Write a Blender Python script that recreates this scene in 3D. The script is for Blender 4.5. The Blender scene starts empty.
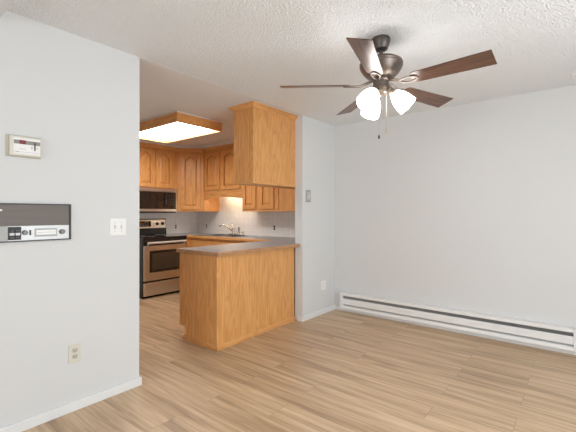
import bpy, bmesh, math, random
from mathutils import Vector
from mathutils.geometry import tessellate_polygon

S = bpy.context.scene
C = S.collection
PI = math.pi

# ------------------------------------------------------------------ camera
cam_d = bpy.data.cameras.new('camera')
cam_d.sensor_width = 36.0
cam_d.lens = 364.07 / 576 * 36
cam_d.shift_y = (212.215 - 216) / 576
cam_d.clip_start = 0.02
cam = bpy.data.objects.new('camera', cam_d)
C.objects.link(cam)
cam.location = (0, 0, 1.2776)
cam.rotation_euler = (math.radians(90.178), 0, math.radians(38.75))
S.camera = cam

# ------------------------------------------------------------------ world, light, exposure
W = bpy.data.worlds.new('sky')
S.world = W
W.use_nodes = True
W.node_tree.nodes['Background'].inputs[0].default_value = (0.80, 0.90, 1.0, 1)
W.node_tree.nodes['Background'].inputs[1].default_value = 1.0

def area(name, loc, rot, sx, sy, power, col):
    d = bpy.data.lights.new(name, 'AREA')
    d.shape = 'RECTANGLE'; d.size = sx; d.size_y = sy; d.energy = power; d.color = col
    o = bpy.data.objects.new(name, d); C.objects.link(o)
    o.location = loc; o.rotation_euler = rot
    return o
# daylight outside the glass door in the right wall and outside the window in the rear wall
area('door_daylight', (1.72, 1.62, 1.10), (0, math.radians(96), 0), 2.1, 2.6, 106, (0.90, 0.96, 1.0))
area('window_daylight', (-0.7, -3.02, 1.5), (math.radians(90), 0, 0), 2.6, 1.5, 76, (0.90, 0.96, 1.0))

S.view_settings.view_transform = 'Standard'
S.view_settings.look = 'None'
S.view_settings.gamma = 1
S.view_settings.use_curve_mapping = False
S.view_settings.exposure = 0.0
S.cycles.diffuse_bounces = 8
S.cycles.max_bounces = 14
S.cycles.sample_clamp_indirect = 6.0

# ------------------------------------------------------------------ materials
def newmat(name):
    m = bpy.data.materials.new(name); m.use_nodes = True
    nt = m.node_tree
    return m, nt, nt.nodes['Principled BSDF']

def flat(name, col, rough=0.5, metal=0.0, bump=None, spec=None):
    m, nt, b = newmat(name)
    b.inputs['Base Color'].default_value = (*col, 1)
    b.inputs['Roughness'].default_value = rough
    b.inputs['Metallic'].default_value = metal
    if spec is not None: b.inputs['Specular IOR Level'].default_value = spec
    tc = nt.nodes.new('ShaderNodeTexCoord')
    n = nt.nodes.new('ShaderNodeTexNoise')
    sc, st, di = bump or (120, 0.03, 0.001)
    n.inputs['Scale'].default_value = sc; n.inputs['Detail'].default_value = 3
    bp = nt.nodes.new('ShaderNodeBump')
    bp.inputs['Strength'].default_value = st; bp.inputs['Distance'].default_value = di
    nt.links.new(tc.outputs['Object'], n.inputs['Vector'])
    nt.links.new(n.outputs['Fac'], bp.inputs['Height'])
    nt.links.new(bp.outputs['Normal'], b.inputs['Normal'])
    return m

def emit(name, col, strength, base=(0.8, 0.8, 0.8)):
    m, nt, b = newmat(name)
    b.inputs['Base Color'].default_value = (*base, 1)
    b.inputs['Emission Color'].default_value = (*col, 1)
    b.inputs['Emission Strength'].default_value = strength
    b.inputs['Roughness'].default_value = 0.4
    return m

def wood(name, light, dark, axis='Z', rough=0.36, fine=72, arch=True, gain=1.0):
    m, nt, b = newmat(name)
    L = nt.links
    tc = nt.nodes.new('ShaderNodeTexCoord')
    def mapped(s_across, s_along):
        mp = nt.nodes.new('ShaderNodeMapping')
        s = [s_across] * 3
        s['XYZ'.index(axis)] = s_along
        mp.inputs['Scale'].default_value = s
        L.new(tc.outputs['Object'], mp.inputs['Vector'])
        return mp
    mp = mapped(fine, 2.2)
    n1 = nt.nodes.new('ShaderNodeTexNoise'); n1.inputs['Scale'].default_value = 1.6
    n1.inputs['Detail'].default_value = 6; n1.inputs['Roughness'].default_value = 0.62
    L.new(mp.outputs['Vector'], n1.inputs['Vector'])
    mp2 = mapped(7.0, 1.1)
    n2 = nt.nodes.new('ShaderNodeTexNoise'); n2.inputs['Scale'].default_value = 1.0
    n2.inputs['Detail'].default_value = 2; n2.inputs['Distortion'].default_value = 0.4
    L.new(mp2.outputs['Vector'], n2.inputs['Vector'])
    # cathedral figure: contour bands of the slow noise
    ml = nt.nodes.new('ShaderNodeMath'); ml.operation = 'MULTIPLY'; ml.inputs[1].default_value = 62
    L.new(n2.outputs['Fac'], ml.inputs[0])
    sn = nt.nodes.new('ShaderNodeMath'); sn.operation = 'SINE'; L.new(ml.outputs[0], sn.inputs[0])
    ma = nt.nodes.new('ShaderNodeMath'); ma.operation = 'MULTIPLY_ADD'
    ma.inputs[1].default_value = 0.075 if arch else 0.02
    L.new(sn.outputs[0], ma.inputs[0]); L.new(n1.outputs['Fac'], ma.inputs[2])
    rp = nt.nodes.new('ShaderNodeValToRGB')
    rp.color_ramp.elements[0].position = 0.33; rp.color_ramp.elements[0].color = (*dark, 1)
    rp.color_ramp.elements[1].position = 0.60; rp.color_ramp.elements[1].color = (*light, 1)
    L.new(ma.outputs[0], rp.inputs['Fac'])
    L.new(rp.outputs['Color'], b.inputs['Base Color'])
    b.inputs['Roughness'].default_value = rough
    bp = nt.nodes.new('ShaderNodeBump'); bp.inputs['Strength'].default_value = 0.12; bp.inputs['Distance'].default_value = 0.001
    L.new(n1.outputs['Fac'], bp.inputs['Height']); L.new(bp.outputs['Normal'], b.inputs['Normal'])
    return m

def floor_mat():
    m, nt, b = newmat('vinyl_plank')
    L = nt.links
    tc = nt.nodes.new('ShaderNodeTexCoord')
    mp = nt.nodes.new('ShaderNodeMapping'); mp.inputs['Location'].default_value = (0.31, -0.012, 0)
    L.new(tc.outputs['Object'], mp.inputs['Vector'])
    br = nt.nodes.new('ShaderNodeTexBrick')
    br.offset = 0.37; br.offset_frequency = 2; br.squash = 1
    br.inputs['Color1'].default_value = (0, 0, 0, 1); br.inputs['Color2'].default_value = (1, 1, 1, 1)
    br.inputs['Mortar'].default_value = (0.5, 0.5, 0.5, 1)
    br.inputs['Scale'].default_value = 1
    br.inputs['Mortar Size'].default_value = 0.0011
    br.inputs['Mortar Smooth'].default_value = 0.3
    br.inputs['Brick Width'].default_value = 1.22; br.inputs['Row Height'].default_value = 0.19
    L.new(mp.outputs['Vector'], br.inputs['Vector'])
    # shift the grain per plank
    sh = nt.nodes.new('ShaderNodeVectorMath'); sh.operation = 'MULTIPLY_ADD'
    sh.inputs[1].default_value = (7, 5, 9)
    L.new(br.outputs['Color'], sh.inputs[0]); L.new(tc.outputs['Object'], sh.inputs[2])
    def noise(sx, sy, detail, dist=0.0):
        q = nt.nodes.new('ShaderNodeMapping'); q.inputs['Scale'].default_value = (sx, sy, 1)
        L.new(sh.outputs[0], q.inputs['Vector'])
        n = nt.nodes.new('ShaderNodeTexNoise'); n.inputs['Scale'].default_value = 1
        n.inputs['Detail'].default_value = detail; n.inputs['Distortion'].default_value = dist
        n.inputs['Roughness'].default_value = 0.6
        L.new(q.outputs['Vector'], n.inputs['Vector'])
        return n
    n1 = noise(1.4, 26, 5, 0.3)
    n2 = noise(0.8, 11, 3, 0.9)
    n3 = noise(5, 130, 3)
    a1 = nt.nodes.new('ShaderNodeMath'); a1.operation = 'MULTIPLY_ADD'; a1.inputs[1].default_value = 0.95
    L.new(n2.outputs['Fac'], a1.inputs[0]); L.new(n1.outputs['Fac'], a1.inputs[2])
    a2 = nt.nodes.new('ShaderNodeMath'); a2.operation = 'MULTIPLY_ADD'; a2.inputs[1].default_value = 0.25
    L.new(n3.outputs['Fac'], a2.inputs[0]); L.new(a1.outputs[0], a2.inputs[2])
    sp = nt.nodes.new('ShaderNodeSeparateColor'); L.new(br.outputs['Color'], sp.inputs[0])
    a3 = nt.nodes.new('ShaderNodeMath'); a3.operation = 'MULTIPLY_ADD'; a3.inputs[1].default_value = 0.07
    L.new(sp.outputs[0], a3.inputs[0]); L.new(a2.outputs[0], a3.inputs[2])
    rp = nt.nodes.new('ShaderNodeValToRGB')
    e = rp.color_ramp.elements
    e[0].position = 0.74; e[0].color = (0.215, 0.135, 0.080, 1)
    e[1].position = 1.34; e[1].color = (0.62, 0.46, 0.315, 1)
    k = e.new(1.0); k.color = (0.40, 0.275, 0.178, 1)
    # the ramp only reads 0..1
    sc = nt.nodes.new('ShaderNodeMapRange')
    sc.inputs['From Min'].default_value = 0.74; sc.inputs['From Max'].default_value = 1.52
    L.new(a3.outputs[0], sc.inputs['Value'])
    e[0].position = 0.12; e[1].position = 0.50; e[2].position = 0.90
    cols = [(0.33, 0.218, 0.128), (0.53, 0.368, 0.225), (0.69, 0.52, 0.348)]
    for i in range(3): e[i].color = (*cols[i], 1)
    L.new(sc.outputs[0], rp.inputs['Fac'])
    mx = nt.nodes.new('ShaderNodeMixRGB'); mx.blend_type = 'MULTIPLY'
    mx.inputs['Color2'].default_value = (0.55, 0.5, 0.46, 1)
    L.new(br.outputs['Fac'], mx.inputs['Fac']); L.new(rp.outputs['Color'], mx.inputs['Color1'])
    L.new(mx.outputs['Color'], b.inputs['Base Color'])
    b.inputs['Roughness'].default_value = 0.36
    b.inputs['Specular IOR Level'].default_value = 0.45
    bp = nt.nodes.new('ShaderNodeBump'); bp.inputs['Strength'].default_value = 0.15; bp.inputs['Distance'].default_value = 0.001
    L.new(a2.outputs[0], bp.inputs['Height']); L.new(bp.outputs['Normal'], b.inputs['Normal'])
    return m

def ceiling_mat():
    m, nt, b = newmat('popcorn_ceiling')
    L = nt.links
    tc = nt.nodes.new('ShaderNodeTexCoord')
    n = nt.nodes.new('ShaderNodeTexNoise'); n.inputs['Scale'].default_value = 74
    n.inputs['Detail'].default_value = 3; n.inputs['Roughness'].default_value = 0.6
    L.new(tc.outputs['Object'], n.inputs['Vector'])
    v = nt.nodes.new('ShaderNodeTexVoronoi'); v.inputs['Scale'].default_value = 86
    L.new(tc.outputs['Object'], v.inputs['Vector'])
    ad = nt.nodes.new('ShaderNodeMath'); ad.operation = 'MULTIPLY_ADD'; ad.inputs[1].default_value = -0.5
    L.new(v.outputs['Distance'], ad.inputs[0]); L.new(n.outputs['Fac'], ad.inputs[2])
    bp = nt.nodes.new('ShaderNodeBump'); bp.inputs['Strength'].default_value = 1.0; bp.inputs['Distance'].default_value = 0.014
    L.new(ad.outputs[0], bp.inputs['Height']); L.new(bp.outputs['Normal'], b.inputs['Normal'])
    b.inputs['Base Color'].default_value = (0.86, 0.875, 0.885, 1)
    b.inputs['Roughness'].default_value = 0.9
    return m

def tile_mat():
    m, nt, b = newmat('white_tile')
    L = nt.links
    tc = nt.nodes.new('ShaderNodeTexCoord')
    sx = nt.nodes.new('ShaderNodeSeparateXYZ'); L.new(tc.outputs['Object'], sx.inputs[0])
    ad = nt.nodes.new('ShaderNodeMath'); L.new(sx.outputs['X'], ad.inputs[0]); L.new(sx.outputs['Y'], ad.inputs[1])
    cb = nt.nodes.new('ShaderNodeCombineXYZ'); L.new(ad.outputs[0], cb.inputs['X']); L.new(sx.outputs['Z'], cb.inputs['Y'])
    br = nt.nodes.new('ShaderNodeTexBrick'); br.offset = 0; br.squash = 1
    br.inputs['Scale'].default_value = 1
    br.inputs['Brick Width'].default_value = 0.108; br.inputs['Row Height'].default_value = 0.108
    br.inputs['Mortar Size'].default_value = 0.0022; br.inputs['Mortar Smooth'].default_value = 0.2
    br.inputs['Color1'].default_value = (0.86, 0.86, 0.85, 1); br.inputs['Color2'].default_value = (0.83, 0.83, 0.82, 1)
    br.inputs['Mortar'].default_value = (0.72, 0.71, 0.69, 1)
    L.new(cb.outputs[0], br.inputs['Vector'])
    L.new(br.outputs['Color'], b.inputs['Base Color'])
    bp = nt.nodes.new('ShaderNodeBump'); bp.inputs['Strength'].default_value = 0.3; bp.inputs['Distance'].default_value = 0.002; bp.invert = True
    L.new(br.outputs['Fac'], bp.inputs['Height']); L.new(bp.outputs['Normal'], b.inputs['Normal'])
    b.inputs['Roughness'].default_value = 0.22
    return m

def steel_mat(name, col=(0.62, 0.58, 0.53), rough=0.28, axis='Z'):
    m, nt, b = newmat(name)
    L = nt.links
    tc = nt.nodes.new('ShaderNodeTexCoord')
    mp = nt.nodes.new('ShaderNodeMapping')
    s = [8, 8, 8]; s['XYZ'.index(axis)] = 420
    mp.inputs['Scale'].default_value = s
    L.new(tc.outputs['Object'], mp.inputs['Vector'])
    n = nt.nodes.new('ShaderNodeTexNoise'); n.inputs['Scale'].default_value = 1; n.inputs['Detail'].default_value = 3
    L.new(mp.outputs['Vector'], n.inputs['Vector'])
    mr = nt.nodes.new('ShaderNodeMapRange'); mr.inputs['To Min'].default_value = rough - 0.06; mr.inputs['To Max'].default_value = rough + 0.08
    L.new(n.outputs['Fac'], mr.inputs['Value']); L.new(mr.outputs[0], b.inputs['Roughness'])
    b.inputs['Base Color'].default_value = (*col, 1); b.inputs['Metallic'].default_value = 1
    return m

def grille_mat():
    m, nt, b = newmat('louvred_grille')
    L = nt.links
    tc = nt.nodes.new('ShaderNodeTexCoord')
    w = nt.nodes.new('ShaderNodeTexWave'); w.bands_direction = 'Z'; w.inputs['Scale'].default_value = 46
    w.inputs['Distortion'].default_value = 0
    L.new(tc.outputs['Object'], w.inputs['Vector'])
    rp = nt.nodes.new('ShaderNodeValToRGB')
    rp.color_ramp.elements[0].color = (0.13, 0.118, 0.110, 1); rp.color_ramp.elements[1].color = (0.27, 0.25, 0.238, 1)
    L.new(w.outputs['Fac'], rp.inputs['Fac']); L.new(rp.outputs['Color'], b.inputs['Base Color'])
    bp = nt.nodes.new('ShaderNodeBump'); bp.inputs['Strength'].default_value = 0.5; bp.inputs['Distance'].default_value = 0.003
    L.new(w.outputs['Fac'], bp.inputs['Height']); L.new(bp.outputs['Normal'], b.inputs['Normal'])
    b.inputs['Roughness'].default_value = 0.4; b.inputs['Metallic'].default_value = 0.3
    return m

def glass_mat():
    m = bpy.data.materials.new('window_glass'); m.use_nodes = True
    nt = m.node_tree
    for n in list(nt.nodes):
        if n.type != 'OUTPUT_MATERIAL': nt.nodes.remove(n)
    out = [n for n in nt.nodes if n.type == 'OUTPUT_MATERIAL'][0]
    t = nt.nodes.new('ShaderNodeBsdfTransparent'); g = nt.nodes.new('ShaderNodeBsdfGlossy'); g.inputs['Roughness'].default_value = 0.02
    mx = nt.nodes.new('ShaderNodeMixShader'); mx.inputs[0].default_value = 0.06
    nt.links.new(t.outputs[0], mx.inputs[1]); nt.links.new(g.outputs[0], mx.inputs[2]); nt.links.new(mx.outputs[0], out.inputs[0])
    return m

M = {}
M['wall'] = flat('wall_paint', (0.665, 0.672, 0.672), 0.75, bump=(90, 0.10, 0.002))
M['smooth_ceiling'] = flat('smooth_ceiling_paint', (0.74, 0.735, 0.725), 0.8, bump=(30, 0.1, 0.002))
M['trim'] = flat('trim_paint', (0.76, 0.765, 0.765), 0.45)
M['ceiling'] = ceiling_mat()
M['floor'] = floor_mat()
M['oak'] = wood('honey_oak', (0.735, 0.372, 0.130), (0.57, 0.258, 0.076))
M['oak_h'] = wood('honey_oak_along', (0.735, 0.372, 0.130), (0.57, 0.258, 0.076), axis='Y')
M['oak_x'] = wood('honey_oak_across', (0.735, 0.372, 0.130), (0.57, 0.258, 0.076), axis='X')
M['edge'] = wood('worn_oak_edge', (0.50, 0.275, 0.135), (0.36, 0.18, 0.080), axis='Y')
M['laminate'] = flat('grey_laminate', (0.34, 0.345, 0.36), 0.34)
M['tile'] = tile_mat()
M['steel'] = steel_mat('brushed_steel', (0.70, 0.70, 0.69), 0.33)
M['steel_bright'] = flat('polished_chrome', (0.62, 0.60, 0.58), 0.16, 1.0)
M['handle'] = flat('satin_steel', (0.72, 0.71, 0.70), 0.35, 0.5)
M['black'] = flat('black_enamel', (0.012, 0.011, 0.011), 0.18)
M['black_glass'] = flat('black_glass', (0.014, 0.012, 0.011), 0.06)
M['oven_glass'] = flat('smoked_glass', (0.05, 0.042, 0.030), 0.08)
M['black_matte'] = flat('black_matte', (0.02, 0.02, 0.02), 0.5)
M['white_plastic'] = flat('white_plastic', (0.82, 0.82, 0.80), 0.4)
M['ivory'] = flat('ivory_plastic', (0.66, 0.63, 0.55), 0.4)
M['ivory_dark'] = flat('ivory_shade_plastic', (0.50, 0.47, 0.40), 0.4)
M['brown_plastic'] = flat('brown_plastic', (0.035, 0.025, 0.02), 0.4)
M['grey_plastic'] = flat('grey_plastic', (0.38, 0.37, 0.36), 0.4)
M['red_plastic'] = flat('red_display', (0.20, 0.012, 0.015), 0.3)
M['display_grey'] = flat('grey_display', (0.25, 0.225, 0.20), 0.3)
M['heater'] = flat('heater_enamel', (0.80, 0.80, 0.79), 0.4)
M['fin'] = flat('aluminium_fin', (0.55, 0.55, 0.55), 0.5, 0.3)
M['bronze'] = flat('brushed_bronze', (0.17, 0.138, 0.118), 0.38, 0.85)
M['bronze_dark'] = flat('dark_bronze', (0.115, 0.095, 0.085), 0.4, 0.7)
M['nickel'] = flat('aged_nickel', (0.50, 0.43, 0.35), 0.3, 0.9)
M['blade'] = wood('walnut_blade', (0.150, 0.075, 0.048), (0.070, 0.033, 0.022), axis='X', rough=0.3, fine=30)
M['shade'] = emit('lit_frosted_glass', (1.0, 0.965, 0.92), 13.0)
M['diffuser'] = emit('lit_diffuser', (1.0, 0.98, 0.945), 12.5)
M['tube'] = emit('lit_tube', (1.0, 0.82, 0.55), 42)
M['knob'] = flat('dark_grey_knob', (0.13, 0.125, 0.12), 0.35, 0.3)
M['grille'] = grille_mat()
M['silver'] = flat('silver_panel', (0.50, 0.50, 0.49), 0.35, 0.25)
M['glass'] = glass_mat()
M['alu'] = flat('white_aluminium', (0.75, 0.75, 0.75), 0.35)
M['concrete'] = flat('patio_concrete', (0.45, 0.44, 0.42), 0.9)

# ------------------------------------------------------------------ mesh helpers
class MB:
    """collects shapes (scene coordinates) into one mesh"""
    def __init__(s): s.bm = bmesh.new()
    def box(s, x0, x1, y0, y1, z0, z1):
        x0, x1 = sorted((x0, x1)); y0, y1 = sorted((y0, y1)); z0, z1 = sorted((z0, z1))
        v = [s.bm.verts.new((x, y, z)) for x in (x0, x1) for y in (y0, y1) for z in (z0, z1)]
        for f in ((0,1,3,2),(4,6,7,5),(0,4,5,1),(2,3,7,6),(0,2,6,4),(1,5,7,3)):
            s.bm.faces.new([v[i] for i in f])
        return s
    def prism(s, pts, axis, a, b):
        """pts: 2D outline; axis: extrusion axis; other two coords in cyclic-free order (x,y,z minus axis)"""
        def P(p, t):
            l = list(p); l.insert('XYZ'.index(axis), t); return l
        A = [s.bm.verts.new(P(p, a)) for p in pts]; B = [s.bm.verts.new(P(p, b)) for p in pts]
        n = len(pts)
        tris = tessellate_polygon([[Vector((p[0], p[1], 0)) for p in pts]])
        for t in tris:
            try:
                s.bm.faces.new([A[i] for i in t]); s.bm.faces.new([B[i] for i in reversed(t)])
            except ValueError: pass
        for i in range(n):
            j = (i + 1) % n
            s.bm.faces.new((A[i], A[j], B[j], B[i]))
        return s
    def lathe(s, c, prof, n=32, d=(0, 0, 1), cap=True):
        """prof: list of (r, t) along direction d from c"""
        d = Vector(d).normalized()
        u = d.orthogonal().normalized(); w = d.cross(u)
        c = Vector(c); rings = []
        for r, t in prof:
            rings.append([s.bm.verts.new(c + d * t + (u * math.cos(2*PI*i/n) + w * math.sin(2*PI*i/n)) * max(r, 1e-5)) for i in range(n)])
        for a, b in zip(rings, rings[1:]):
            for i in range(n):
                j = (i + 1) % n
                s.bm.faces.new((a[i], a[j], b[j], b[i]))
        if cap:
            s.bm.faces.new(rings[0]); s.bm.faces.new(rings[-1])
        return s
    def tube(s, pts, r, n=10):
        pts = [Vector(p) for p in pts]; rings = []
        rr = r if isinstance(r, (list, tuple)) else [r] * len(pts)
        t0 = (pts[1] - pts[0]).normalized(); u = t0.orthogonal().normalized()
        for k, p in enumerate(pts):
            t = (pts[min(k+1, len(pts)-1)] - pts[max(k-1, 0)]).normalized()
            u = (u - t * u.dot(t)).normalized(); w = t.cross(u)
            rings.append([s.bm.verts.new(p + (u * math.cos(2*PI*i/n) + w * math.sin(2*PI*i/n)) * rr[k]) for i in range(n)])
        for a, b in zip(rings, rings[1:]):
            for i in range(n):
                j = (i + 1) % n
                s.bm.faces.new((a[i], a[j], b[j], b[i]))
        s.bm.faces.new(rings[0]); s.bm.faces.new(rings[-1])
        return s
    def grid(s, xs, ys, keep, z0, z1):
        """slab over the kept cells of a grid"""
        V = {}
        def v(i, j, z):
            k = (i, j, z)
            if k not in V: V[k] = s.bm.verts.new((xs[i], ys[j], z))
            return V[k]
        K = {(i, j) for i in range(len(xs)-1) for j in range(len(ys)-1) if keep((xs[i]+xs[i+1])/2, (ys[j]+ys[j+1])/2)}
        for i, j in K:
            s.bm.faces.new((v(i,j,z1), v(i+1,j,z1), v(i+1,j+1,z1), v(i,j+1,z1)))
            s.bm.faces.new((v(i,j,z0), v(i,j+1,z0), v(i+1,j+1,z0), v(i+1,j,z0)))
            for di, dj, a, b in ((-1,0,(0,0),(0,1)), (1,0,(1,0),(1,1)), (0,-1,(0,0),(1,0)), (0,1,(0,1),(1,1))):
                if (i+di, j+dj) not in K:
                    s.bm.faces.new((v(i+a[0],j+a[1],z0), v(i+b[0],j+b[1],z0), v(i+b[0],j+b[1],z1), v(i+a[0],j+a[1],z1)))
        return s

def root_loc(o):
    while o.parent: o = o.parent
    return Vector(o.location)

def obj(name, mb, mat, parent=None, bevel=0.0, smooth=False, seg=2):
    bm = mb.bm
    bmesh.ops.recalc_face_normals(bm, faces=bm.faces)
    off = root_loc(parent) if parent else None
    me = bpy.data.meshes.new(name)
    if off is None:
        # origin at the base centre of the shape
        co = [v.co for v in bm.verts]
        lo = [min(c[i] for c in co) for i in range(3)]; hi = [max(c[i] for c in co) for i in range(3)]
        off = Vector(((lo[0]+hi[0])/2, (lo[1]+hi[1])/2, lo[2])) if name not in KEEP_ORIGIN else Vector((0, 0, 0))
        base = off
    else: base = Vector((0, 0, 0))
    for v in bm.verts: v.co -= off
    bm.to_mesh(me); bm.free()
    me.materials.append(mat)
    o = bpy.data.objects.new(name, me); C.objects.link(o)
    if parent: o.parent = parent
    o.location = base
    if smooth:
        for p in me.polygons: p.use_smooth = True
        me.set_sharp_from_angle(angle=math.radians(38))
    if bevel:
        b = o.modifiers.new('bevel', 'BEVEL'); b.width = bevel; b.segments = seg; b.limit_method = 'ANGLE'; b.angle_limit = math.radians(40)
    return o
KEEP_ORIGIN = {'floor', 'ceiling', 'backsplash'}

def box(name, x0, x1, y0, y1, z0, z1, mat, parent=None, bevel=0.0):
    return obj(name, MB().box(x0, x1, y0, y1, z0, z1), mat, parent, bevel)

def thing(name, label, cat, loc, group=None):
    o = bpy.data.objects.new(name, None); C.objects.link(o)
    o.empty_display_size = 0.1
    o.location = loc; o['label'] = label; o['category'] = cat
    if group: o['group'] = group
    return o
def struct(name, mb, mat, parent=None):
    o = obj(name, mb, mat, parent)
    if not parent: o['kind'] = 'structure'
    return o

# ------------------------------------------------------------------ the setting
XL, YE, YEND, YD, YK, XB = -2.5608, 1.422, 3.460, 4.189, 4.32, -5.69
XK = -2.668            # kitchen side of the dining wall line
XR, YR, H, HK = 1.45, -2.8, 2.44, 2.4385
T = 0.12
YS = 0.9               # near end of the kitchen

struct('floor', MB().box(XB - T, XR + T, YR - T, YK + T, -0.1, 0), M['floor'])
struct('ceiling', MB().box(XL, XR + T, YR - T, YD + T, H, H + 0.12), M['ceiling'])
struct('ceiling_kitchen', MB().box(XB - T, XK, YS - T, YK + T, HK, HK + 0.13).box(XK, XL - 0.0005, YE, YEND, HK, HK + 0.13), M['smooth_ceiling'])
struct('wall_left', MB().box(XK, XL, YR, YE, 0, H), M['wall'])
struct('wall_partition', MB().box(XK, XL, YEND, YK, 0, H), M['wall'])
struct('wall_back', MB().box(XL, XR + T, YD, YD + T, 0, H), M['wall'])
struct('wall_sink', MB().box(XB - T, XK, YK, YK + T, 0, HK), M['wall'])
struct('wall_range', MB().box(XB - T, XB, YS - T, YK, 0, HK), M['wall'])
struct('wall_kitchen_near', MB().box(XB, XK, YS - T, YS, 0, HK), M['wall'])
# right wall with the opening of a glass door
D0, D1, DZ = 0.45, 2.85, 2.1
struct('wall_right', MB().box(XR, XR + T, YR, D0, 0, H).box(XR, XR + T, D1, YD, 0, H).box(XR, XR + T, D0, D1, DZ, H), M['wall'])
dr = struct('door_1', MB().box(XR + .03, XR + .09, D0, D0 + .06, 0, DZ).box(XR + .03, XR + .09, D1 - .06, D1, 0, DZ)
            .box(XR + .03, XR + .09, D0 + .06, D1 - .06, DZ - .06, DZ).box(XR + .03, XR + .09, D0 + .06, D1 - .06, 0, .07)
            .box(XR + .03, XR + .09, 1.62, 1.69, .07, DZ - .06), M['alu'])
g = obj('pane', MB().box(XR + .055, XR + .061, D0 + .06, 1.62, .07, DZ - .06), M['glass'], dr)
g = obj('pane', MB().box(XR + .055, XR + .061, 1.69, D1 - .06, .07, DZ - .06), M['glass'], dr)
# rear wall with a window
X0, X1, Z0, Z1 = -1.95, 0.55, 0.85, 2.15
struct('wall_rear', MB().box(XK, X0, YR - T, YR, 0, H).box(X1, XR + T, YR - T, YR, 0, H).box(X0, X1, YR - T, YR, 0, Z0).box(X0, X1, YR - T, YR, Z1, H), M['wall'])
wn = struct('window_1', MB().box(X0, X0 + .05, YR - .09, YR - .03, Z0, Z1).box(X1 - .05, X1, YR - .09, YR - .03, Z0, Z1)
            .box(X0 + .05, X1 - .05, YR - .09, YR - .03, Z0, Z0 + .05).box(X0 + .05, X1 - .05, YR - .09, YR - .03, Z1 - .05, Z1)
            .box(-.73, -.67, YR - .09, YR - .03, Z0 + .05, Z1 - .05), M['alu'])
obj('pane', MB().box(X0 + .05, -.73, YR - .063, YR - .057, Z0 + .05, Z1 - .05), M['glass'], wn)
obj('pane', MB().box(-.67, X1 - .05, YR - .063, YR - .057, Z0 + .05, Z1 - .05), M['glass'], wn)
# shallow dropped beam across the room, close to the camera
struct('ceiling_beam', MB().box(XL, XR, 0.34, 0.58, 2.375, H), M['wall'])

# baseboards
def base_profile(name, pts_axis, a, b):
    pass
BT, BH = 0.015, 0.062
def bb(name, *boxes):
    m = MB()
    for b_ in boxes: m.box(*b_)
    o = struct(name, m, M['trim'])
    bv = o.modifiers.new('bevel', 'BEVEL'); bv.width = 0.004; bv.segments = 2
bb('baseboard_left', (XL, XL + BT, YR, YE + BT, 0, BH), (XK, XL, YE, YE + BT, 0, BH))
bb('baseboard_partition', (XL, XL + BT, YEND - BT, YD, 0, BH), (XK + .045, XL, YEND - BT, YEND, 0, BH))
bb('baseboard_back', (XL + BT, XR, YD - BT, YD, 0, 0.044))
bb('baseboard_right', (XR - BT, XR, D1, YD - BT, 0, BH))
# tiles behind the counters
obj_ = struct('backsplash', MB().box(XB, XB + .008, 2.78, YK, 0.90, 1.42).box(XB + .008, XK, YK - .008, YK, 0.90, 1.66), M['tile'])

# ------------------------------------------------------------------ cabinet door builder
def arch_loop(u0, u1, v0, v1, rise, n=22):
    """counter-clockwise outline; the top swells up in a cathedral curve"""
    pts = [(u0, v0), (u1, v0)]
    if rise <= 0: return pts + [(u1, v1), (u0, v1)]
    sh = v1 - rise
    for i in range(n + 1):
        t = i / n; x = abs(2 * t - 1)
        k = 0.0 if x > 0.86 else (0.5 + 0.5 * math.cos(PI * x / 0.86)) ** 0.8
        pts.append((u1 + (u0 - u1) * t, sh + rise * k))
    return pts

def door(parent, origin, U, N, w, h, rise=0.05, st=0.062, th=0.023, mat=None, name='door'):
    """origin: lower corner of the door on the cabinet face; U: unit vector along the width; N: outward"""
    mat = mat or M['oak']
    O, U, N = Vector(origin), Vector(U), Vector(N); Z = Vector((0, 0, 1))
    def P(u, v, d): return O + U * u + Z * v + N * d
    inner = arch_loop(st, w - st, st, h - st + (0.012 if rise else 0), rise)
    outer = [(0, 0), (w, 0), (w, h), (0, h)]
    mb = MB(); bm = mb.bm
    def ring(pts, d): return [bm.verts.new(P(u, v, d)) for u, v in pts]
    lo, hi, hi2 = ring(outer, 0.0), ring(outer, th - 0.004), ring([(0.005, 0.005), (w - .005, .005), (w - .005, h - .005), (.005, h - .005)], th)
    il = ring(inner, 0.0); ih = ring(inner, th)
    for a, b in ((lo, hi), (hi, hi2), (il, ih)):
        n = len(a)
        for i in range(n):
            j = (i + 1) % n
            bm.faces.new((a[i], a[j], b[j], b[i]))
    for oo, ii, po, d in ((hi2, ih, [(0.005, 0.005), (w - .005, .005), (w - .005, h - .005), (.005, h - .005)], th), (lo, il, outer, 0)):
        vs = oo + ii
        tris = tessellate_polygon([[Vector((u, v, 0)) for u, v in po], [Vector((u, v, 0)) for u, v in inner]])
        for t in tris:
            try: bm.faces.new([vs[i] for i in t])
            except ValueError: pass
    fr = obj(name, mb, mat, parent)
    # raised panel with a sloped border sunk between the rails
    mb = MB(); bm = mb.bm
    e = 0.0015
    e = 0.006
    A = arch_loop(st + e, w - st - e, st + e, h - st + (0.012 if rise else 0) - e, rise)
    f = 0.030
    B = arch_loop(st + f, w - st - f, st + f, h - st + (0.012 if rise else 0) - f, rise * 0.92)
    def ring2(pts, d): return [bm.verts.new(P(u, v, d)) for u, v in pts]
    r0, r1, r2, r3 = ring2(A, 0.001), ring2(A, 0.003), ring2(B, 0.0195), None
    for a, b in ((r0, r1), (r1, r2)):
        n = len(a)
        for i in range(n):
            j = (i + 1) % n
            bm.faces.new((a[i], a[j], b[j], b[i]))
    for vs, pts in ((r2, B), (r0, A)):
        for t in tessellate_polygon([[Vector((u, v, 0)) for u, v in pts]]):
            try: bm.faces.new([vs[i] for i in t])
            except ValueError: pass
    obj('door_panel', mb, mat, fr)
    return fr

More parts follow.
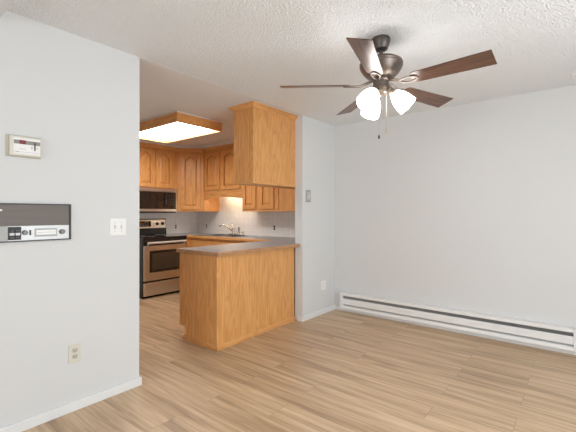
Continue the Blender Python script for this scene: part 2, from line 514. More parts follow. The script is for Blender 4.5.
def crown(parent, path, z0, z1, out, mat, closed_ends=True):
    """moulding that flares outwards along a path of (x, y, nx, ny) corners (normals already mitred)"""
    prof = [(0.0, 0.0), (0.008, 0.0), (0.012, 0.25), (0.45 * out + .008, 0.62), (out, 0.80), (out, 1.0), (0.0, 1.0)]
    mb = MB(); bm = mb.bm; rows = []
    for x, y, nx, ny in path:
        rows.append([bm.verts.new((x + nx * o, y + ny * o, z0 + (z1 - z0) * t)) for o, t in prof])
    for a, b in zip(rows, rows[1:]):
        for i in range(len(prof)):
            j = (i + 1) % len(prof)
            bm.faces.new((a[i], a[j], b[j], b[i]))
    bm.faces.new(rows[0]); bm.faces.new(rows[-1])
    return obj('crown_moulding', mb, mat, parent)

HX0, HX1, HY0, HY1, HZ = -2.966, -2.668, 2.742, 3.98, 1.592
CT = 2.385             # top of the kitchen crown
# --- cabinet over the range (faces +X)
XF = -5.352
t = thing('wall_cabinet', 'oak wall cabinet with two arched doors above the microwave', 'cabinet', (-5.5, 3.24, 1.69), 'oak wall cabinets of the kitchen')
box('body', XB, XF, 2.86, 3.655, 1.685, 2.345, M['oak'], t)
door(t, (XF, 2.915, 1.697), (0, 1, 0), (1, 0, 0), 0.300, 0.608)
door(t, (XF, 3.243, 1.697), (0, 1, 0), (1, 0, 0), 0.318, 0.608)
crown(t, [(XF, 2.86, 1, 0), (XF, 3.657, 1, -0.414)], 2.325, CT, 0.045, M['oak_h'])
# --- diagonal corner cabinet
t = thing('corner_cabinet', 'tall diagonal oak corner cabinet with one long arched door', 'cabinet', (-5.4, 4.0, 1.31), 'oak wall cabinets of the kitchen')
DA, DB = Vector((XF, 3.672, 0)), Vector((-5.052, 3.972, 0))
obj('body', MB().prism([(XB + .009, 3.6565), (XF, 3.6565), (XF, 3.672), (-5.052, 3.972), (-5.035, 3.972), (-5.035, YK - .009), (XB + .009, YK - .009)], 'Z', 1.31, 2.345), M['oak'], t)
u = (DB - DA).normalized(); n_ = Vector((u.y, -u.x, 0))
dw = 0.335; o_ = DA + u * ((DB - DA).length - dw) / 2
door(t, (o_.x, o_.y, 1.342), u, n_, dw, 0.958, rise=0.055)
k = math.tan(PI / 8)
crown(t, [(XF, 3.672, 1, -k), (-5.052, 3.972, k, -1)], 2.325, CT, 0.045, M['oak_h'])
# --- cabinet over the sink (faces -Y) with an arched valance below
YF = 3.99
t = thing('wall_cabinet', 'short oak wall cabinet above the sink with arched valance below', 'cabinet', (-4.58, 4.15, 1.65), 'oak wall cabinets of the kitchen')
box('body', -5.033, -4.116, YF, YK - .009, 1.645, 2.345, M['oak'], t)
door(t, (-5.020, YF, 1.665), (1, 0, 0), (0, -1, 0), 0.382, 0.640)
door(t, (-4.592, YF, 1.665), (1, 0, 0), (0, -1, 0), 0.430, 0.640)
crown(t, [(-5.033, YF, 0.414, -1), (-4.116, YF, 0, -1)], 2.325, CT, 0.045, M['oak_x'])
pts = [(-5.033, 1.645), (-5.033, 1.515)]
for i in range(21):
    q = i / 20; pts.append((-5.00 + 0.85 * q, 1.515 + 0.032 * math.sin(PI * q)))
pts += [(-4.116, 1.515), (-4.116, 1.645)]
obj('valance', MB().prism(pts, 'Y', YF, YF + 0.02), M['oak_x'], t)
# --- right wall cabinet under/behind the hanging one
t = thing('wall_cabinet', 'oak wall cabinet right of the sink, low doors seen under the hanging cabinet', 'cabinet', (-3.5, 4.15, 1.31), 'oak wall cabinets of the kitchen')
box('body', -4.114, XK - .002, YF, YK - .009, 1.307, 2.345, M['oak'], t)
door(t, (-4.098, YF, 1.342), (1, 0, 0), (0, -1, 0), 0.282, 0.960)
door(t, (-3.742, YF, 1.342), (1, 0, 0), (0, -1, 0), 0.285, 0.960)
box('stile', -3.425, -3.372, YF - .012, YF, 1.335, 2.30, M['oak'], t, 0.002)
box('bottom_rail', -4.114, XK - .002, YF - .006, YF, 1.307, 1.333, M['oak_x'], t, 0.002)
crown(t, [(-4.114, YF, 0, -1), (-3.02, YF, 0, -1)], 2.325, CT, 0.045, M['oak_x'])
struct('trim_1', MB().prism([(XB + .001, 2.86), (XF + .030, 2.86), (XF + .030, 3.662), (-5.065, 3.960), (HX0 - .06, 3.960), (HX0 - .06, YK - .001), (XB + .001, YK - .001)], 'Z', CT + .001, HK - .0005), M['smooth_ceiling'])
# --- cabinet hanging over the peninsula
t = thing('hanging_cabinet', 'big oak cabinet hanging from the ceiling above the peninsula', 'cabinet', (-2.82, 3.2, 1.59))
box('body', HX0, HX1 - .012, HY0 + .006, HY1, HZ + .004, H - .012, M['oak'], t)
box('back_panel', HX1 - .012, HX1 + .002, HY0, 3.457, HZ + .002, HK - .002, M['oak'], t, 0.001)
box('end_panel', HX0, HX1 - .0125, HY0, HY0 + .0055, HZ + .002, HK - .002, M['oak'], t)
crown(t, [(HX0, HY1, -1, 0), (HX0, HY0, -1, -1), (HX1 + .002, HY0, 1, -1), (HX1 + .002, 3.457, 1, 0)], HK - .05, HK - .001, 0.042, M['oak_h'])
obj('bottom_moulding', MB().box(HX1 + .002, HX1 + .008, HY0 - .006, 3.457, HZ, HZ + .024).box(HX0, HX1 + .002, HY0 - .006, HY0, HZ, HZ + .024), M['oak_h'], t, 0.002)

# ------------------------------------------------------------------ base cabinets and worktop
CZ0, CZ1 = 0.878, 0.916
PX0, PX1, PY0 = -3.217, -2.634, 2.227
t = thing('peninsula_cabinet', 'oak peninsula base with plain panels facing the dining area', 'cabinet', (-2.93, 2.85, 0))
obj('body', MB().prism([(PX0 + .085, 0), (PX1 - .008, 0), (PX1 - .008, CZ0 - .001), (PX0, CZ0 - .001), (PX0, .135), (PX0 + .085, .135)], 'Y', PY0 + .006, 3.455), M['oak'], t)
obj('end_panel', MB().prism([(PX0 + .085, 0), (PX1 - .0085, 0), (PX1 - .0085, CZ0 - .001), (PX0 - .002, CZ0 - .001), (PX0 - .002, .137), (PX0 + .085, .137)], 'Y', PY0, PY0 + .0055), M['oak'], t)
obj('back_panel', MB().box(PX1 - .008, PX1, PY0 - .001, 3.446, 0, CZ0 - .001), M['oak'], t, 0.001)
obj('base_moulding', MB().prism([(PX1, 0), (PX1 + .012, 0), (PX1 + .012, .03), (PX1 + .004, .046), (PX1, .046)], 'Y', PY0 - .012, 3.445), M['oak_h'], t)
mb = MB(); mb.prism([(PY0, 0), (PY0 - .012, 0), (PY0 - .012, .03), (PY0 - .004, .046), (PY0, .046)], 'X', PX0 + .075, PX1 + .0115)
obj('base_moulding', mb, M['oak_x'], t)
for ch in t.children:                       # the dining side stands slightly out of square
    for v in ch.data.vertices:
        x, y = v.co.x + t.location.x, v.co.y + t.location.y
        if x > -2.75: v.co.x -= 0.036 * max(0.0, (y - PY0) / 1.22)
for i, (a, b_) in enumerate(((2.25, 2.66), (2.68, 3.09))):
    door(t, (PX0, b_, .15), (0, -1, 0), (-1, 0, 0), .40, .53, rise=0)
    box('drawer', PX0 - .02, PX0, a + .005, b_ - .005, .70, .85, M['oak_h'], t, 0.003)

BYF = 3.72
t = thing('base_cabinet', 'oak base cabinet run under the sink, seen beyond the peninsula counter', 'cabinet', (-4.2, 4.0, 0))
obj('body', MB().box(-5.06, -3.30, BYF + .02, BYF + .30, .10, .72).box(-5.06, -3.30, BYF + .02, BYF + .05, .72, CZ0 - .001).box(-5.02, -3.30, BYF + .08, BYF + .30, 0, .10), M['oak'], t)
obj('face_frame', MB().box(-5.06, -3.30, BYF, BYF + .02, .845, CZ0 - .001).box(-5.06, -3.30, BYF, BYF + .02, .10, .14)
    .box(-5.06, -4.99, BYF, BYF + .02, .14, .845).box(-4.02, -3.96, BYF, BYF + .02, .14, .845).box(-3.36, -3.30, BYF, BYF + .02, .14, .845), M['oak_x'], t)
for a, b_ in ((-4.98, -4.51), (-4.49, -4.03), (-3.95, -3.37)):
    box('drawer', a, b_, BYF - .018, BYF, .70, .835, M['oak_x'], t, 0.004)
    door(t, (a, BYF, .13), (1, 0, 0), (0, -1, 0), b_ - a, .55, rise=0)
t = thing('corner_base_cabinet', 'narrow oak base cabinet in the corner right of the steel range', 'cabinet', (-5.3, 3.9, 0))
obj('body', MB().box(XB + .01, -5.075, 3.64, YK - .01, .10, CZ0 - .001).box(XB + .01, -5.13, 3.64, YK - .01, 0, .10), M['oak'], t)
box('filler_strip', -5.075, -5.062, 3.64, 3.735, .10, CZ0 - .001, M['oak'], t)

# worktop: one continuous U with the sink cut out
SX0, SX1, SY0, SY1 = -4.86, -4.06, 3.775, 4.215
def keep(x, y):
    if SX0 < x < SX1 and SY0 < y < SY1: return False
    if x < -5.045: return y > 3.632
    if y > 3.70: return x < XK - .001
    if y > 3.447: return -3.236 < x < XK - .001
    return x > -3.236 and y < 3.447
t = thing('worktop', 'grey laminate worktop with oak edge, running from range past sink onto peninsula', 'countertop', (-3.6, 3.8, CZ0))
obj('laminate_top', MB().grid(sorted({XB + .009, -5.045, SX0, SX1, -3.236, XK - .002, -2.604}), sorted({2.215, 3.447, 3.632, 3.70, SY0, SY1, YK - .009}), keep, CZ0, CZ1), M['laminate'], t)
ed = MB()
ed.box(-3.248, -2.592, 2.203, 2.215, CZ0, CZ1)          # end of the peninsula
ed.box(-2.604, -2.592, 2.215, 3.447, CZ0, CZ1)          # dining side
ed.box(XK - .002, -2.592, 3.447, 3.459, CZ0, CZ1)
ed.box(-3.248, -3.236, 2.215, 3.70, CZ0, CZ1)           # kitchen side
obj('wood_edge', ed, M['edge'], t, 0.003)
obj('wood_edge', MB().box(-5.045, -3.248, 3.688, 3.70, CZ0, CZ1).box(-5.045, -5.033, 3.632, 3.688, CZ0, CZ1), M['oak_x'], t, 0.003)

# sink
t = thing('kitchen_sink', 'stainless double bowl sink set into the grey worktop', 'sink', (-4.46, 4.0, CZ1))
rim = MB().grid([-4.885, -4.835, -4.48, -4.44, -4.085, -4.035], [3.75, 3.80, 4.13, 4.235],
                lambda x, y: not (3.80 < y < 4.13 and (-4.835 < x < -4.48 or -4.44 < x < -4.085)), CZ1 + .0005, CZ1 + .007)
obj('rim', rim, M['steel_bright'], t, 0.002)
for a, b_ in ((-4.835, -4.48), (-4.44, -4.085)):
    mb = MB()
    w_ = .004
    mb.box(a, a + w_, 3.80, 4.13, .742, CZ1).box(b_ - w_, b_, 3.80, 4.13, .742, CZ1)
    mb.box(a + w_, b_ - w_, 3.80, 3.80 + w_, .742, CZ1).box(a + w_, b_ - w_, 4.13 - w_, 4.13, .742, CZ1).box(a, b_, 3.80, 4.13, .736, .742)
    bowl = obj('bowl', mb, M['steel_bright'], t)
    obj('drain', MB().lathe(((a + b_) / 2, 3.965, .742), [(.045, 0), (.045, .002), (.03, .003), (.028, .001)], 20), M['steel_bright'], bowl)
t = thing('kitchen_faucet', 'chrome kitchen faucet with a bent spout behind the sink', 'faucet', (-4.535, 4.185, CZ1 + .007))
FX, FY, FZ = -4.535, 4.185, CZ1 + .0072
obj('base_plate', MB().box(FX - .10, FX + .095, FY - .028, FY + .028, FZ, FZ + .012), M['steel_bright'], t, 0.005)
obj('body', MB().lathe((FX, FY, FZ + .012), [(.026, 0), (.024, .02), (.020, .07), (.022, .085), (.020, .10), (.008, .108)], 20), M['steel_bright'], t, smooth=True)
obj('spout', MB().tube([(FX - .005, FY, FZ + .06), (FX - .045, FY - .03, FZ + .095), (FX - .095, FY - .07, FZ + .140), (FX - .135, FY - .10, FZ + .164), (FX - .158, FY - .118, FZ + .166), (FX - .175, FY - .132, FZ + .154), (FX - .181, FY - .137, FZ + .125)],
                      [.014, .013, .012, .0115, .0115, .012, .013]), M['steel_bright'], t, smooth=True)
obj('handle', MB().tube([(FX, FY, FZ + .112), (FX - .012, FY + .005, FZ + .145), (FX - .035, FY + .008, FZ + .178), (FX - .045, FY + .008, FZ + .184)], [.010, .009, .008, .006]), M['steel_bright'], t, smooth=True)
t = thing('side_sprayer', 'chrome side sprayer standing right of the kitchen faucet', 'sprayer', (-4.40, 4.19, CZ1 + .007))
obj('holder', MB().lathe((-4.40, 4.19, FZ), [(.022, 0), (.020, .01), (.014, .02)], 16), M['steel_bright'], t, smooth=True)
obj('spray_head', MB().lathe((-4.40, 4.19, FZ + .02), [(.011, 0), (.010, .05), (.016, .075), (.017, .105), (.008, .112)], 16), M['steel_bright'], t, smooth=True)
t = thing('soap_dispenser', 'short chrome soap dispenser at the right end of the sink', 'dispenser', (-4.30, 4.19, CZ1 + .007))
obj('base', MB().lathe((-4.30, 4.19, FZ), [(.02, 0), (.018, .012), (.009, .016), (.009, .04), (.013, .042), (.013, .055)], 16), M['steel_bright'], t, smooth=True)
obj('nozzle', MB().tube([(-4.30, 4.185, FZ + .048), (-4.305, 4.15, FZ + .046), (-4.307, 4.135, FZ + .038)], .005, 8), M['steel_bright'], t, smooth=True)

# under-cabinet lamp behind the valance
t = thing('under_cabinet_lamp', 'lit warm lamp tucked behind the valance above the sink', 'lamp', (-4.5, 4.15, 1.60))
box('housing', -4.80, -4.22, 4.12, 4.20, 1.608, 1.6445, M['white_plastic'], t, 0.003)
obj('tube', MB().lathe((-4.78, 4.16, 1.598), [(.010, 0), (.010, .54)], 12, (1, 0, 0)), M['tube'], t)

# ------------------------------------------------------------------ kitchen ceiling light
t = thing('ceiling_light', 'oak framed fluorescent ceiling light glowing over the kitchen', 'ceiling light', (-4.15, 2.74, 2.311))
LX0, LX1, LY0, LY1, LZ0, LZ1 = -4.765, -3.535, 2.408, 3.072, 2.311, 2.421
fr = MB().box(LX0, LX1, LY0, LY0 + .02, LZ0, LZ1).box(LX0, LX1, LY1 - .02, LY1, LZ0, LZ1).box(LX0, LX0 + .02, LY0 + .02, LY1 - .02, LZ0, LZ1).box(LX1 - .02, LX1, LY0 + .02, LY1 - .02, LZ0, LZ1)
obj('frame', fr, M['oak_x'], t, 0.002)
box('diffuser', LX0 + .02, LX1 - .02, LY0 + .02, LY1 - .02, LZ0 + .045, LZ0 + .052, M['diffuser'], t)
box('housing', LX0 + .04, LX1 - .012, LY0 + .012, LY1 - .03, LZ1 + .0005, HK - .001, M['white_plastic'], t)
box('top_plate', LX0 + .02, LX1 - .02, LY0 + .02, LY1 - .02, LZ1 - .01, LZ1, M['white_plastic'], t)

# ------------------------------------------------------------------ range
RY0, RY1, RXF = 2.862, 3.622, -5.045
t = thing('kitchen_range', 'stainless steel electric range with black glass top and oven window', 'stove', (-5.36, 3.24, 0))
obj('body', MB().box(XB + .03, RXF - .012, RY0, RY1, .06, .900).box(XB + .05, RXF - .05, RY0 + .02, RY1 - .02, 0, .06), M['black'], t, 0.003)
ct = obj('cooktop', MB().box(XB + .075, RXF + .012, RY0 - .002, RY1 + .002, .9005, .918), M['black_glass'], t, 0.005)
for bx, by, r in ((-5.25, 3.06, .10), (-5.25, 3.44, .085), (-5.49, 3.06, .075), (-5.49, 3.44, .10)):
    obj('burner_ring', MB().lathe((bx, by, .918), [(r, 0), (r, .0006), (r - .006, .0006), (r - .006, 0)], 36, cap=False), M['grey_plastic'], ct)
od = obj('oven_door', MB().box(RXF - .011, RXF + .012, RY0 + .006, RY1 - .006, .262, .790), M['steel'], t, 0.006)
box('window_frame', RXF + .012, RXF + .0145, RY0 + .095, RY1 - .095, .385, .712, M['black_glass'], od, 0.001)
box('oven_window', RXF + .0145, RXF + .0165, RY0 + .135, RY1 - .135, .425, .675, M['oven_glass'], od, 0.001)
hd = MB()
hd.tube([(RXF + .050, RY0 + .045, .832), (RXF + .050, RY1 - .045, .832)], .018, 12)
for y in (RY0 + .06, RY1 - .06): hd.tube([(RXF + .008, y, .780), (RXF + .030, y, .805), (RXF + .050, y, .832)], .010, 8)
obj('handle', hd, M['handle'], od, smooth=True)
box('control_trim', RXF - .011, RXF + .008, RY0 + .004, RY1 - .004, .796, .899, M['black'], t, 0.003)
wd = obj('warming_drawer', MB().box(RXF - .011, RXF + .012, RY0 + .006, RY1 - .006, .040, .236), M['steel'], t, 0.006)
box('drawer_lip', RXF + .012, RXF + .024, RY0 + .03, RY1 - .03, .205, .226, M['steel'], wd, 0.005)
# backguard
bg = obj('backguard', MB().prism([(XB + .010, .90), (XB + .074, .90), (XB + .070, 1.00), (XB + .050, 1.185), (XB + .010, 1.185)], 'Y', RY0 + .004, RY1 - .002), M['black'], t, 0.004)
def slant(z): return XB + .0705 - .0205 * max(0, (z - 1.0)) / .185
pan = MB().prism([(slant(1.03) - .004, 1.025), (slant(1.03) + .004, 1.03), (slant(1.17) + .004, 1.17), (slant(1.17) - .004, 1.175)], 'Y', RY0 + .012, RY1 - .012)
cp = obj('control_panel', pan, M['steel'], bg, 0.003)
dp = MB().prism([(slant(1.055), 1.055), (slant(1.055) + .0065, 1.055), (slant(1.15) + .0065, 1.15), (slant(1.15), 1.15)], 'Y', 3.00, 3.33)
obj('display', dp, M['black_glass'], bg)
for y in (3.445, 3.545, 2.905, 2.965):
    obj('knob', MB().lathe((slant(1.10) + .004, y, 1.10), [(.027, 0), (.025, .018), (.021, .024)], 20, (1, 0, .1)), M['black'], bg, smooth=True)
for r_ in range(3):
    for c_ in range(6):
        y = 3.05 + c_ * .042; z = 1.07 + r_ * .026
        if 1 < c_ < 4 and r_ == 2: continue
        box('button', slant(z) + .0066, slant(z) + .0080, y, y + .022, z, z + .010, M['grey_plastic'], bg)

# ------------------------------------------------------------------ microwave
t = thing('microwave', 'stainless over-the-range microwave with dark window under oak cabinet', 'microwave', (-5.5, 3.24, 1.28))
MX = -5.335
box('body', XB + .01, MX, 2.864, 3.620, 1.285, 1.6835, M['black_matte'], t, 0.003)
obj('top_vent', MB().box(MX, MX + .022, 2.864, 3.620, 1.636, 1.6835), M['steel'], t, 0.004)
md = obj('door', MB().box(MX, MX + .024, 2.864, 3.620, 1.306, 1.634), M['steel'], t, 0.004)
box('window', MX + .024, MX + .027, 2.884, 3.600, 1.348, 1.626, M['black_glass'], md, 0.001)
obj('handle', MB().tube([(MX + .030, 3.395, 1.40), (MX + .055, 3.395, 1.42), (MX + .058, 3.395, 1.50), (MX + .055, 3.395, 1.59), (MX + .030, 3.395, 1.61)], .008, 8), M['black'], md, smooth=True)
for r_ in range(6):
    for c_ in range(3): box('button', MX + .0272, MX + .0285, 3.46 + c_ * .04, 3.485 + c_ * .04, 1.40 + r_ * .034, 1.415 + r_ * .034, M['brown_plastic'], md)
box('bottom_vent', MX + .0, MX + .018, 2.92, 3.56, 1.2855, 1.304, M['black'], t)

# ------------------------------------------------------------------ outlets, switches, wall devices
def plate_thing(name, label, cat, c, U, N, w, h, mat, kind, inner, group=None):
    """a wall plate centred on c with outlets or switches"""
    c, U, N = Vector(c), Vector(U), Vector(N); Z = Vector((0, 0, 1))
    t = thing(name, label, cat, c, group)
    def bx(u0, u1, v0, v1, d0, d1):
        a = c + U * u0 + Z * v0 + N * d0; b = c + U * u1 + Z * v1 + N * d1
        return (a.x, b.x, a.y, b.y, a.z, b.z)
    obj('plate', MB().box(*bx(-w/2, w/2, -h/2, h/2, 0.0004, .0065)), mat, t, 0.0025)
    if kind == 'outlet':
        for s in (-1, 1):
            v = s * .0195
            rc = MB(); pts = []
            for i in range(24):
                a = 2 * PI * i / 24
                pts.append((max(-.0165, min(.0165, .0185 * math.cos(a))), max(-.0135, min(.0135, .0175 * math.sin(a)))))
            # rounded receptacle face
            A = [rc.bm.verts.new(c + U * p[0] + Z * (v + p[1]) + N * .0066) for p in pts]
            B = [rc.bm.verts.new(c + U * p[0] + Z * (v + p[1]) + N * .0092) for p in pts]
            rc.bm.faces.new(A); rc.bm.faces.new(B)
            for i in range(24): rc.bm.faces.new((A[i], A[(i+1) % 24], B[(i+1) % 24], B[i]))
            r = obj('receptacle', rc, inner, t)
            sl = MB()
            sl.box(*bx(-.0085, -.0058, v - .001, v + .0085, .0093, .0097)).box(*bx(.0058, .0085, v - .001, v + .0065, .0093, .0097)).box(*bx(-.0025, .0025, v - .0095, v - .0045, .0093, .0097))
            obj('slots', sl, M['black_matte'], r)
        obj('screw', MB().lathe(c + N * .0066, [(.0035, 0), (.003, .0012)], 12, N), inner, t)
    elif kind == 'switches':
        for s in (-1, 1):
            u = s * .023
            obj('switch_slot', MB().box(*bx(u - .006, u + .006, -.013, .013, .0065, .0072)), M['ivory_dark'], t)
            tg = MB(); q = [(-.010, 0), (.004, 0), (.011, .013), (.006, .014)] if s < 0 else [(.010, 0), (-.004, 0), (-.011, .013), (-.006, .014)]
            V = []
            for uu in (u - .0042, u + .0042): V.append([tg.bm.verts.new(c + U * uu + Z * a + N * (.0072 + b)) for a, b in q])
            tg.bm.faces.new(V[0]); tg.bm.faces.new(V[1])
            for i in range(4): tg.bm.faces.new((V[0][i], V[0][(i+1) % 4], V[1][(i+1) % 4], V[1][i]))
            obj('toggle', tg, inner, t)
            for v in (-.03, .03):
                obj('screw', MB().lathe(c + U * u + Z * v + N * .0066, [(.0032, 0), (.0028, .001)], 10, N), M['grey_plastic'], t)
    return t

E_, XP = (0, 1, 0), (1, 0, 0)
plate_thing('light_switch', 'white double toggle switch plate on the left wall by the kitchen opening', 'light switch', (XL, 1.2605, 1.182), E_, XP, .116, .122, M['white_plastic'], 'switches', M['white_plastic'])
plate_thing('power_outlet', 'ivory double power outlet low on the left wall', 'outlet', (XL, .977, .371), E_, XP, .074, .120, M['ivory'], 'outlet', M['ivory_dark'], 'wall outlets')
plate_thing('power_outlet', 'white double power outlet low on the wall section by the heater', 'outlet', (XL, 3.905, .362), E_, XP, .115, .122, M['white_plastic'], 'outlet', M['white_plastic'], 'wall outlets')
plate_thing('power_outlet', 'white outlet with dark sockets on the tiles beside the range', 'outlet', (XB + .008, 3.845, 1.036), E_, XP, .074, .116, M['white_plastic'], 'outlet', M['brown_plastic'], 'wall outlets')
plate_thing('power_outlet', 'white outlet with dark sockets on the tiles left of the sink', 'outlet', (-5.385, YK - .008, 1.040), XP, (0, -1, 0), .074, .116, M['white_plastic'], 'outlet', M['brown_plastic'], 'wall outlets')
plate_thing('power_outlet', 'white outlet with dark sockets on the tiles behind the peninsula', 'outlet', (-3.728, YK - .008, 1.052), XP, (0, -1, 0), .074, .116, M['white_plastic'], 'outlet', M['brown_plastic'], 'wall outlets')
plate_thing('light_switch', 'white double switch plate on the tiles below the right wall cabinet', 'light switch', (-3.897, YK - .008, 1.187), XP, (0, -1, 0), .116, .118, M['white_plastic'], 'switches', M['white_plastic'])

# little grey control on the partition
t = thing('wall_control', 'small grey wall control plate high beside the kitchen opening', 'control', (XL, 3.575, 1.41))
box('plate', XL + .0004, XL + .010, 3.528, 3.622, 1.412, 1.560, M['grey_plastic'], t, 0.003)
box('face', XL + .010, XL + .013, 3.542, 3.608, 1.435, 1.537, M['silver'], t, 0.001)
obj('slider', MB().box(XL + .013, XL + .018, 3.568, 3.582, 1.470, 1.490), M['white_plastic'], t, 0.001)

# thermostat
t = thing('thermostat', 'ivory digital thermostat high on the left wall, red display lens', 'thermostat', (XL, .705, 1.61))
obj('case', MB().box(XL + .0004, XL + .030, .624, .779, 1.612, 1.726), M['ivory'], t, 0.004)
box('back_plate', XL + .0002, XL + .010, .612, .784, 1.606, 1.732, M['ivory_dark'], t, 0.002)
xs = XL + .030
box('face_plate', xs, xs + .0025, .640, .773, 1.622, 1.716, M['white_plastic'], t, 0.001)
box('display', xs + .0025, xs + .004, .642, .771, 1.680, 1.702, M['display_grey'], t)
box('red_lens', xs + .004, xs + .0048, .669, .700, 1.680, 1.703, M['red_plastic'], t)
box('slider', xs + .0025, xs + .006, .742, .748, 1.648, 1.694, M['black_matte'], t)
mk = MB()
mk.box(xs + .0025, xs + .0031, .642, .770, 1.6335, 1.6350).box(xs + .0025, xs + .0031, .655, .664, 1.632, 1.6365)
mk.box(xs + .0025, xs + .0031, .727, .731, 1.657, 1.670).box(xs + .0025, xs + .0031, .731, .735, 1.667, 1.670).box(xs + .0025, xs + .0031, .731, .735, 1.657, 1.660)
mk.box(xs + .0025, xs + .0031, .755, .764, 1.6625, 1.6640).box(xs + .0025, xs + .0031, .7587, .7603, 1.659, 1.6675)
for i in range(7): mk.box(xs + .0025, xs + .0031, .668 + i * .0045, .671 + i * .0045, 1.650, 1.6535)
obj('markings', mk, M['grey_plastic'], t)

# intercom panel
t = thing('intercom_panel', 'grey built-in wall intercom with speaker grille and radio controls', 'intercom', (XL, .65, 1.11))
IY0, IY1, IZ0, IZ1 = .36, .951, 1.111, 1.336
xi = XL
obj('frame', MB().box(xi + .0004, xi + .016, IY0, IY1, IZ1 - .007, IZ1).box(xi + .0004, xi + .016, IY0, IY1, IZ0, IZ0 + .007)
    .box(xi + .0004, xi + .016, IY0, IY0 + .006, IZ0 + .007, IZ1 - .007).box(xi + .0004, xi + .016, IY1 - .010, IY1, IZ0 + .007, IZ1 - .007), M['brown_plastic'], t)  # right bar made wider: its dark colour also stands in for the edge shadow
box('speaker_grille', xi + .0006, xi + .010, IY0 + .006, IY1 - .0105, 1.204, IZ1 - .007, M['grille'], t)
box('control_strip', xi + .0006, xi + .009, .620, IY1 - .0105, IZ0 + .007, 1.2035, M['silver'], t)
box('side_strip', xi + .0006, xi + .009, IY0 + .006, .6195, IZ0 + .007, 1.2035, M['grey_plastic'], t)
sw = obj('switch_frame', MB().box(xi + .009, xi + .013, .621, .684, 1.124, 1.199), M['black_matte'], t, 0.001)
for z in (1.129, 1.149, 1.169):
    for y in (.627, .655): box('rocker', xi + .013, xi + .017, y, y + .024, z, z + .016, M['fin'] if z == 1.149 else M['brown_plastic'], sw, 0.002)
obj('tuning_knob', MB().lathe((xi + .009, .703, 1.164), [(.0145, 0), (.0135, .012), (.011, .014)], 24, (1, 0, 0)), M['knob'], t, smooth=True)
box('slide_switch', xi + .009, xi + .012, .725, .734, 1.148, 1.178, M['black_matte'], t)
dl = obj('dial_window', MB().box(xi + .009, xi + .0115, .752, .872, 1.137, 1.186), M['grey_plastic'], t, 0.001)
box('dial_scale', xi + .0115, xi + .0125, .760, .866, 1.148, 1.177, M['white_plastic'], dl)
box('dial_line', xi + .0125, xi + .013, .764, .862, 1.1615, 1.1635, M['grey_plastic'], dl)
obj('volume_knob', MB().lathe((xi + .009, .900, 1.163), [(.0155, 0), (.0145, .014), (.012, .016)], 24, (1, 0, 0)), M['knob'], t, smooth=True)
box('badge', xi + .010, xi + .0115, .550, .594, 1.291, 1.301, M['white_plastic'], t)

# small cover plate on the ceiling
t = thing('ceiling_cover_plate', 'small white cover plate on the ceiling near the back wall', 'cover plate', (.015, 3.90, H - .02))
box('plate', -.055, .085, 3.84, 3.98, H - .008, H - .0004, M['white_plastic'], t, 0.003)
box('cap', -.02, .05, 3.875, 3.945, H - .016, H - .008, M['white_plastic'], t, 0.003)

# ------------------------------------------------------------------ baseboard heater
t = thing('baseboard_heater', 'long white electric baseboard heater along the back wall', 'heater', (-1.2, YD - .04, .055))
BX0, BX1, BY, BZ0, BZ1 = -2.440, -.004, 4.116, .046, .248
yb = YD - .0005
obj('casing', MB().box(BX0 + .045, BX1 - .045, yb - .006, yb, BZ0, BZ1).box(BX0 + .045, BX1 - .045, BY + .004, yb - .006, BZ1 - .006, BZ1)
    .prism([(BY, BZ1), (BY, .216), (BY + .004, .212), (BY + .007, .216), (BY + .004, .220), (BY + .004, BZ1)], 'X', BX0 + .045, BX1 - .045), M['heater'], t)
obj('front_cover', MB().prism([(BY + .005, .104), (BY, .109), (BY, .166), (BY + .012, .178), (BY + .014, .177), (BY + .003, .165), (BY + .003, .110), (BY + .008, .106)], 'X', BX0 + .045, BX1 - .045), M['heater'], t)
obj('bottom_lip', MB().prism([(BY + .004, BZ0), (BY + .001, .052), (BY + .006, .084), (BY + .024, .093), (BY + .026, .090), (BY + .009, .081), (BY + .006, BZ0 + .004), (yb - .006, BZ0 + .004), (yb - .006, BZ0)], 'X', BX0 + .045, BX1 - .045), M['heater'], t)
fn = MB()
x = BX0 + .06
while x < BX1 - .06:
    fn.box(x, x + .0016, BY + .010, yb - .010, .100, .214); x += .0085
obj('heating_fins', fn, M['fin'], t)
obj('heating_element', MB().tube([(BX0 + .04, BY + .040, .15), (BX1 - .04, BY + .040, .15)], .008, 8), M['fin'], t)
for a, b_ in ((BX0, BX0 + .045), (BX1 - .045, BX1)):
    obj('end_cap', MB().box(a, b_, BY - .002, yb, BZ0 - .001, BZ1 + .001), M['heater'], t, 0.004)

# ------------------------------------------------------------------ ceiling fan
FXc, FYc = -1.031, 2.273
t = thing('ceiling_fan', 'bronze ceiling fan with five walnut blades and three lit glass shades', 'ceiling fan', (FXc, FYc, H))
obj('canopy', MB().lathe((FXc, FYc, 0), [(.058, 2.4395), (.061, 2.430), (.059, 2.412), (.051, 2.386), (.046, 2.378), (.044, 2.366), (.034, 2.360), (.024, 2.357)], 36), M['bronze_dark'], t, smooth=True)
obj('downrod', MB().lathe((FXc, FYc, 0), [(.0135, 2.360), (.0135, 2.315), (.024, 2.312), (.026, 2.300)], 20), M['bronze_dark'], t, smooth=True)
obj('motor_housing', MB().lathe((FXc, FYc, 0), [(.026, 2.306), (.075, 2.302), (.115, 2.292), (.136, 2.280), (.141, 2.268), (.138, 2.261), (.1405, 2.254), (.134, 2.236), (.116, 2.208), (.094, 2.186), (.070, 2.174), (.050, 2.170)], 48), M['bronze'], t, smooth=True)
obj('switch_housing', MB().lathe((FXc, FYc, 0), [(.060, 2.1700), (.060, 2.158), (.052, 2.152), (.052, 2.118), (.056, 2.113), (.056, 2.104), (.042, 2.098), (.030, 2.096)], 36), M['bronze'], t, smooth=True)
TH0, PITCH, RB, HB = math.radians(213.33), math.radians(-14.74), 0.67, 0.0665
ZB = 2.129
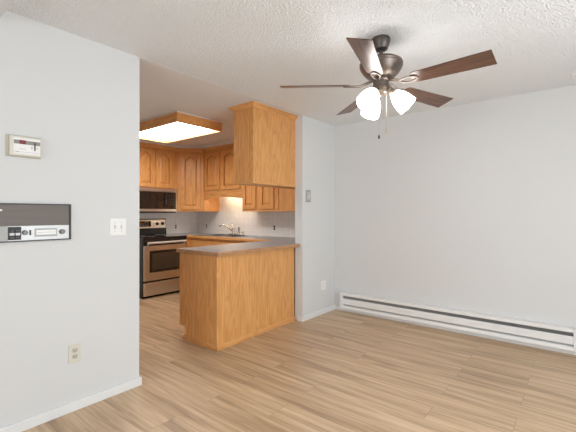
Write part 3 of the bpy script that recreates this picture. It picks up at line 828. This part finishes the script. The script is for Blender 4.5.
for kk in range(5):
    a = TH0 + kk * 2 * PI / 5
    r = Vector((math.cos(a), math.sin(a), 0)); tv = Vector((-math.sin(a), math.cos(a), 0))
    e = tv * math.cos(PITCH) + Vector((0, 0, math.sin(PITCH))); nn = r.cross(e).normalized()
    lift = 0.015 * math.cos(a - math.radians(262))
    c0 = Vector((FXc, FYc, ZB))
    def P(rr, w, d=0): return c0 + r * rr + e * w + nn * d + Vector((0, 0, lift * rr / RB))
    # blade outline: square tip, rounded root, slightly narrower at the root
    out = [(RB, -HB), (RB, HB)]
    for i in range(9):
        q = PI / 2 * i / 8
        out.append((.205 + .035 * (1 - math.sin(q)), .054 - .035 * (1 - math.cos(q))))
    for i in range(9):
        q = PI / 2 * (8 - i) / 8
        out.append((.205 + .035 * (1 - math.sin(q)), -.054 + .035 * (1 - math.cos(q))))
    mb = MB(); bm = mb.bm
    A = [bm.verts.new(P(u_, w_, -.003)) for u_, w_ in out]; B = [bm.verts.new(P(u_, w_, .003)) for u_, w_ in out]
    bm.faces.new(A); bm.faces.new(B)
    for i in range(len(out)): bm.faces.new((A[i], A[(i+1) % len(out)], B[(i+1) % len(out)], B[i]))
    # the mesh is laid along local X so that the grain follows the blade
    bl = obj('blade', mb, M['blade'], t)
    bl.rotation_euler = (0, 0, a); 
    inv = bl.rotation_euler.to_matrix().inverted()
    for v in bl.data.vertices: v.co = inv @ v.co
    # blade bracket (scrolled fork under the blade), a sub-part
    side = -1 if nn.z > 0 else 1
    br = MB()
    dz = side * .006
    hub = c0 + r * .055 + Vector((0, 0, .030))
    for s in (-1, 1):
        br.tube([hub + tv * s * .010, c0 + r * .10 + tv * s * .014 + Vector((0, 0, .010)), P(.145, s * .014, dz), P(.170, s * .024, dz), P(.198, s * .028, dz), P(.225, s * .022, dz), P(.243, s * .010, dz), P(.248, 0, dz)], [.007, .0065, .006, .005, .005, .005, .0045, .004], 8)
    bk = obj('blade_bracket', br, M['bronze'], bl, smooth=True)
    bk.rotation_euler = (0, 0, -a)
# three lit shades on short arms
lk = obj('light_fitter', MB().lathe((FXc, FYc, 0), [(.036, 2.098), (.040, 2.092), (.040, 2.076), (.026, 2.064), (.010, 2.058)], 28), M['nickel'], t, smooth=True)
for az in (22, 142, 262):
    a = math.radians(az); tilt = math.radians(44)
    rd = Vector((math.cos(a), math.sin(a), 0)); dn = rd * math.sin(tilt) + Vector((0, 0, -math.cos(tilt)))
    c0 = Vector((FXc, FYc, 2.082)) + rd * .068
    arm = obj('arm', MB().tube([Vector((FXc, FYc, 2.082)) + rd * .030, c0 + Vector((0, 0, .008)), c0 + dn * .02], .0085, 10), M['nickel'], t, smooth=True)
    obj('socket_cup', MB().lathe(c0, [(.012, -.012), (.022, 0), (.026, .012), (.027, .026), (.024, .028)], 24, dn), M['nickel'], arm, smooth=True)
    obj('shade', MB().lathe(c0 + dn * .022, [(.0265, 0), (.034, .008), (.046, .028), (.055, .052), (.061, .078), (.064, .103), (.065, .126), (.062, .126), (.058, .078), (.052, .052), (.042, .028), (.025, .010)], 36, dn), M['shade'], t, smooth=True)
def chain(x, y, z0, z1, mat, plen):
    mb = MB().tube([(x, y, z0), (x, y, z1 + plen)], .0012, 6)
    z = z0
    ch = obj('pull_chain', mb, M['nickel'], t)
    obj('chain_pull', MB().lathe((x, y, z1), [(.003, 0), (.0065, .006), (.006, plen * .6), (.0025, plen)], 14), mat, ch, smooth=True)
chain(-1.033, 2.245, 2.062, 1.768, M['black_matte'], .028)
chain(-.978, 2.238, 2.098, 1.800, M['nickel'], .028)
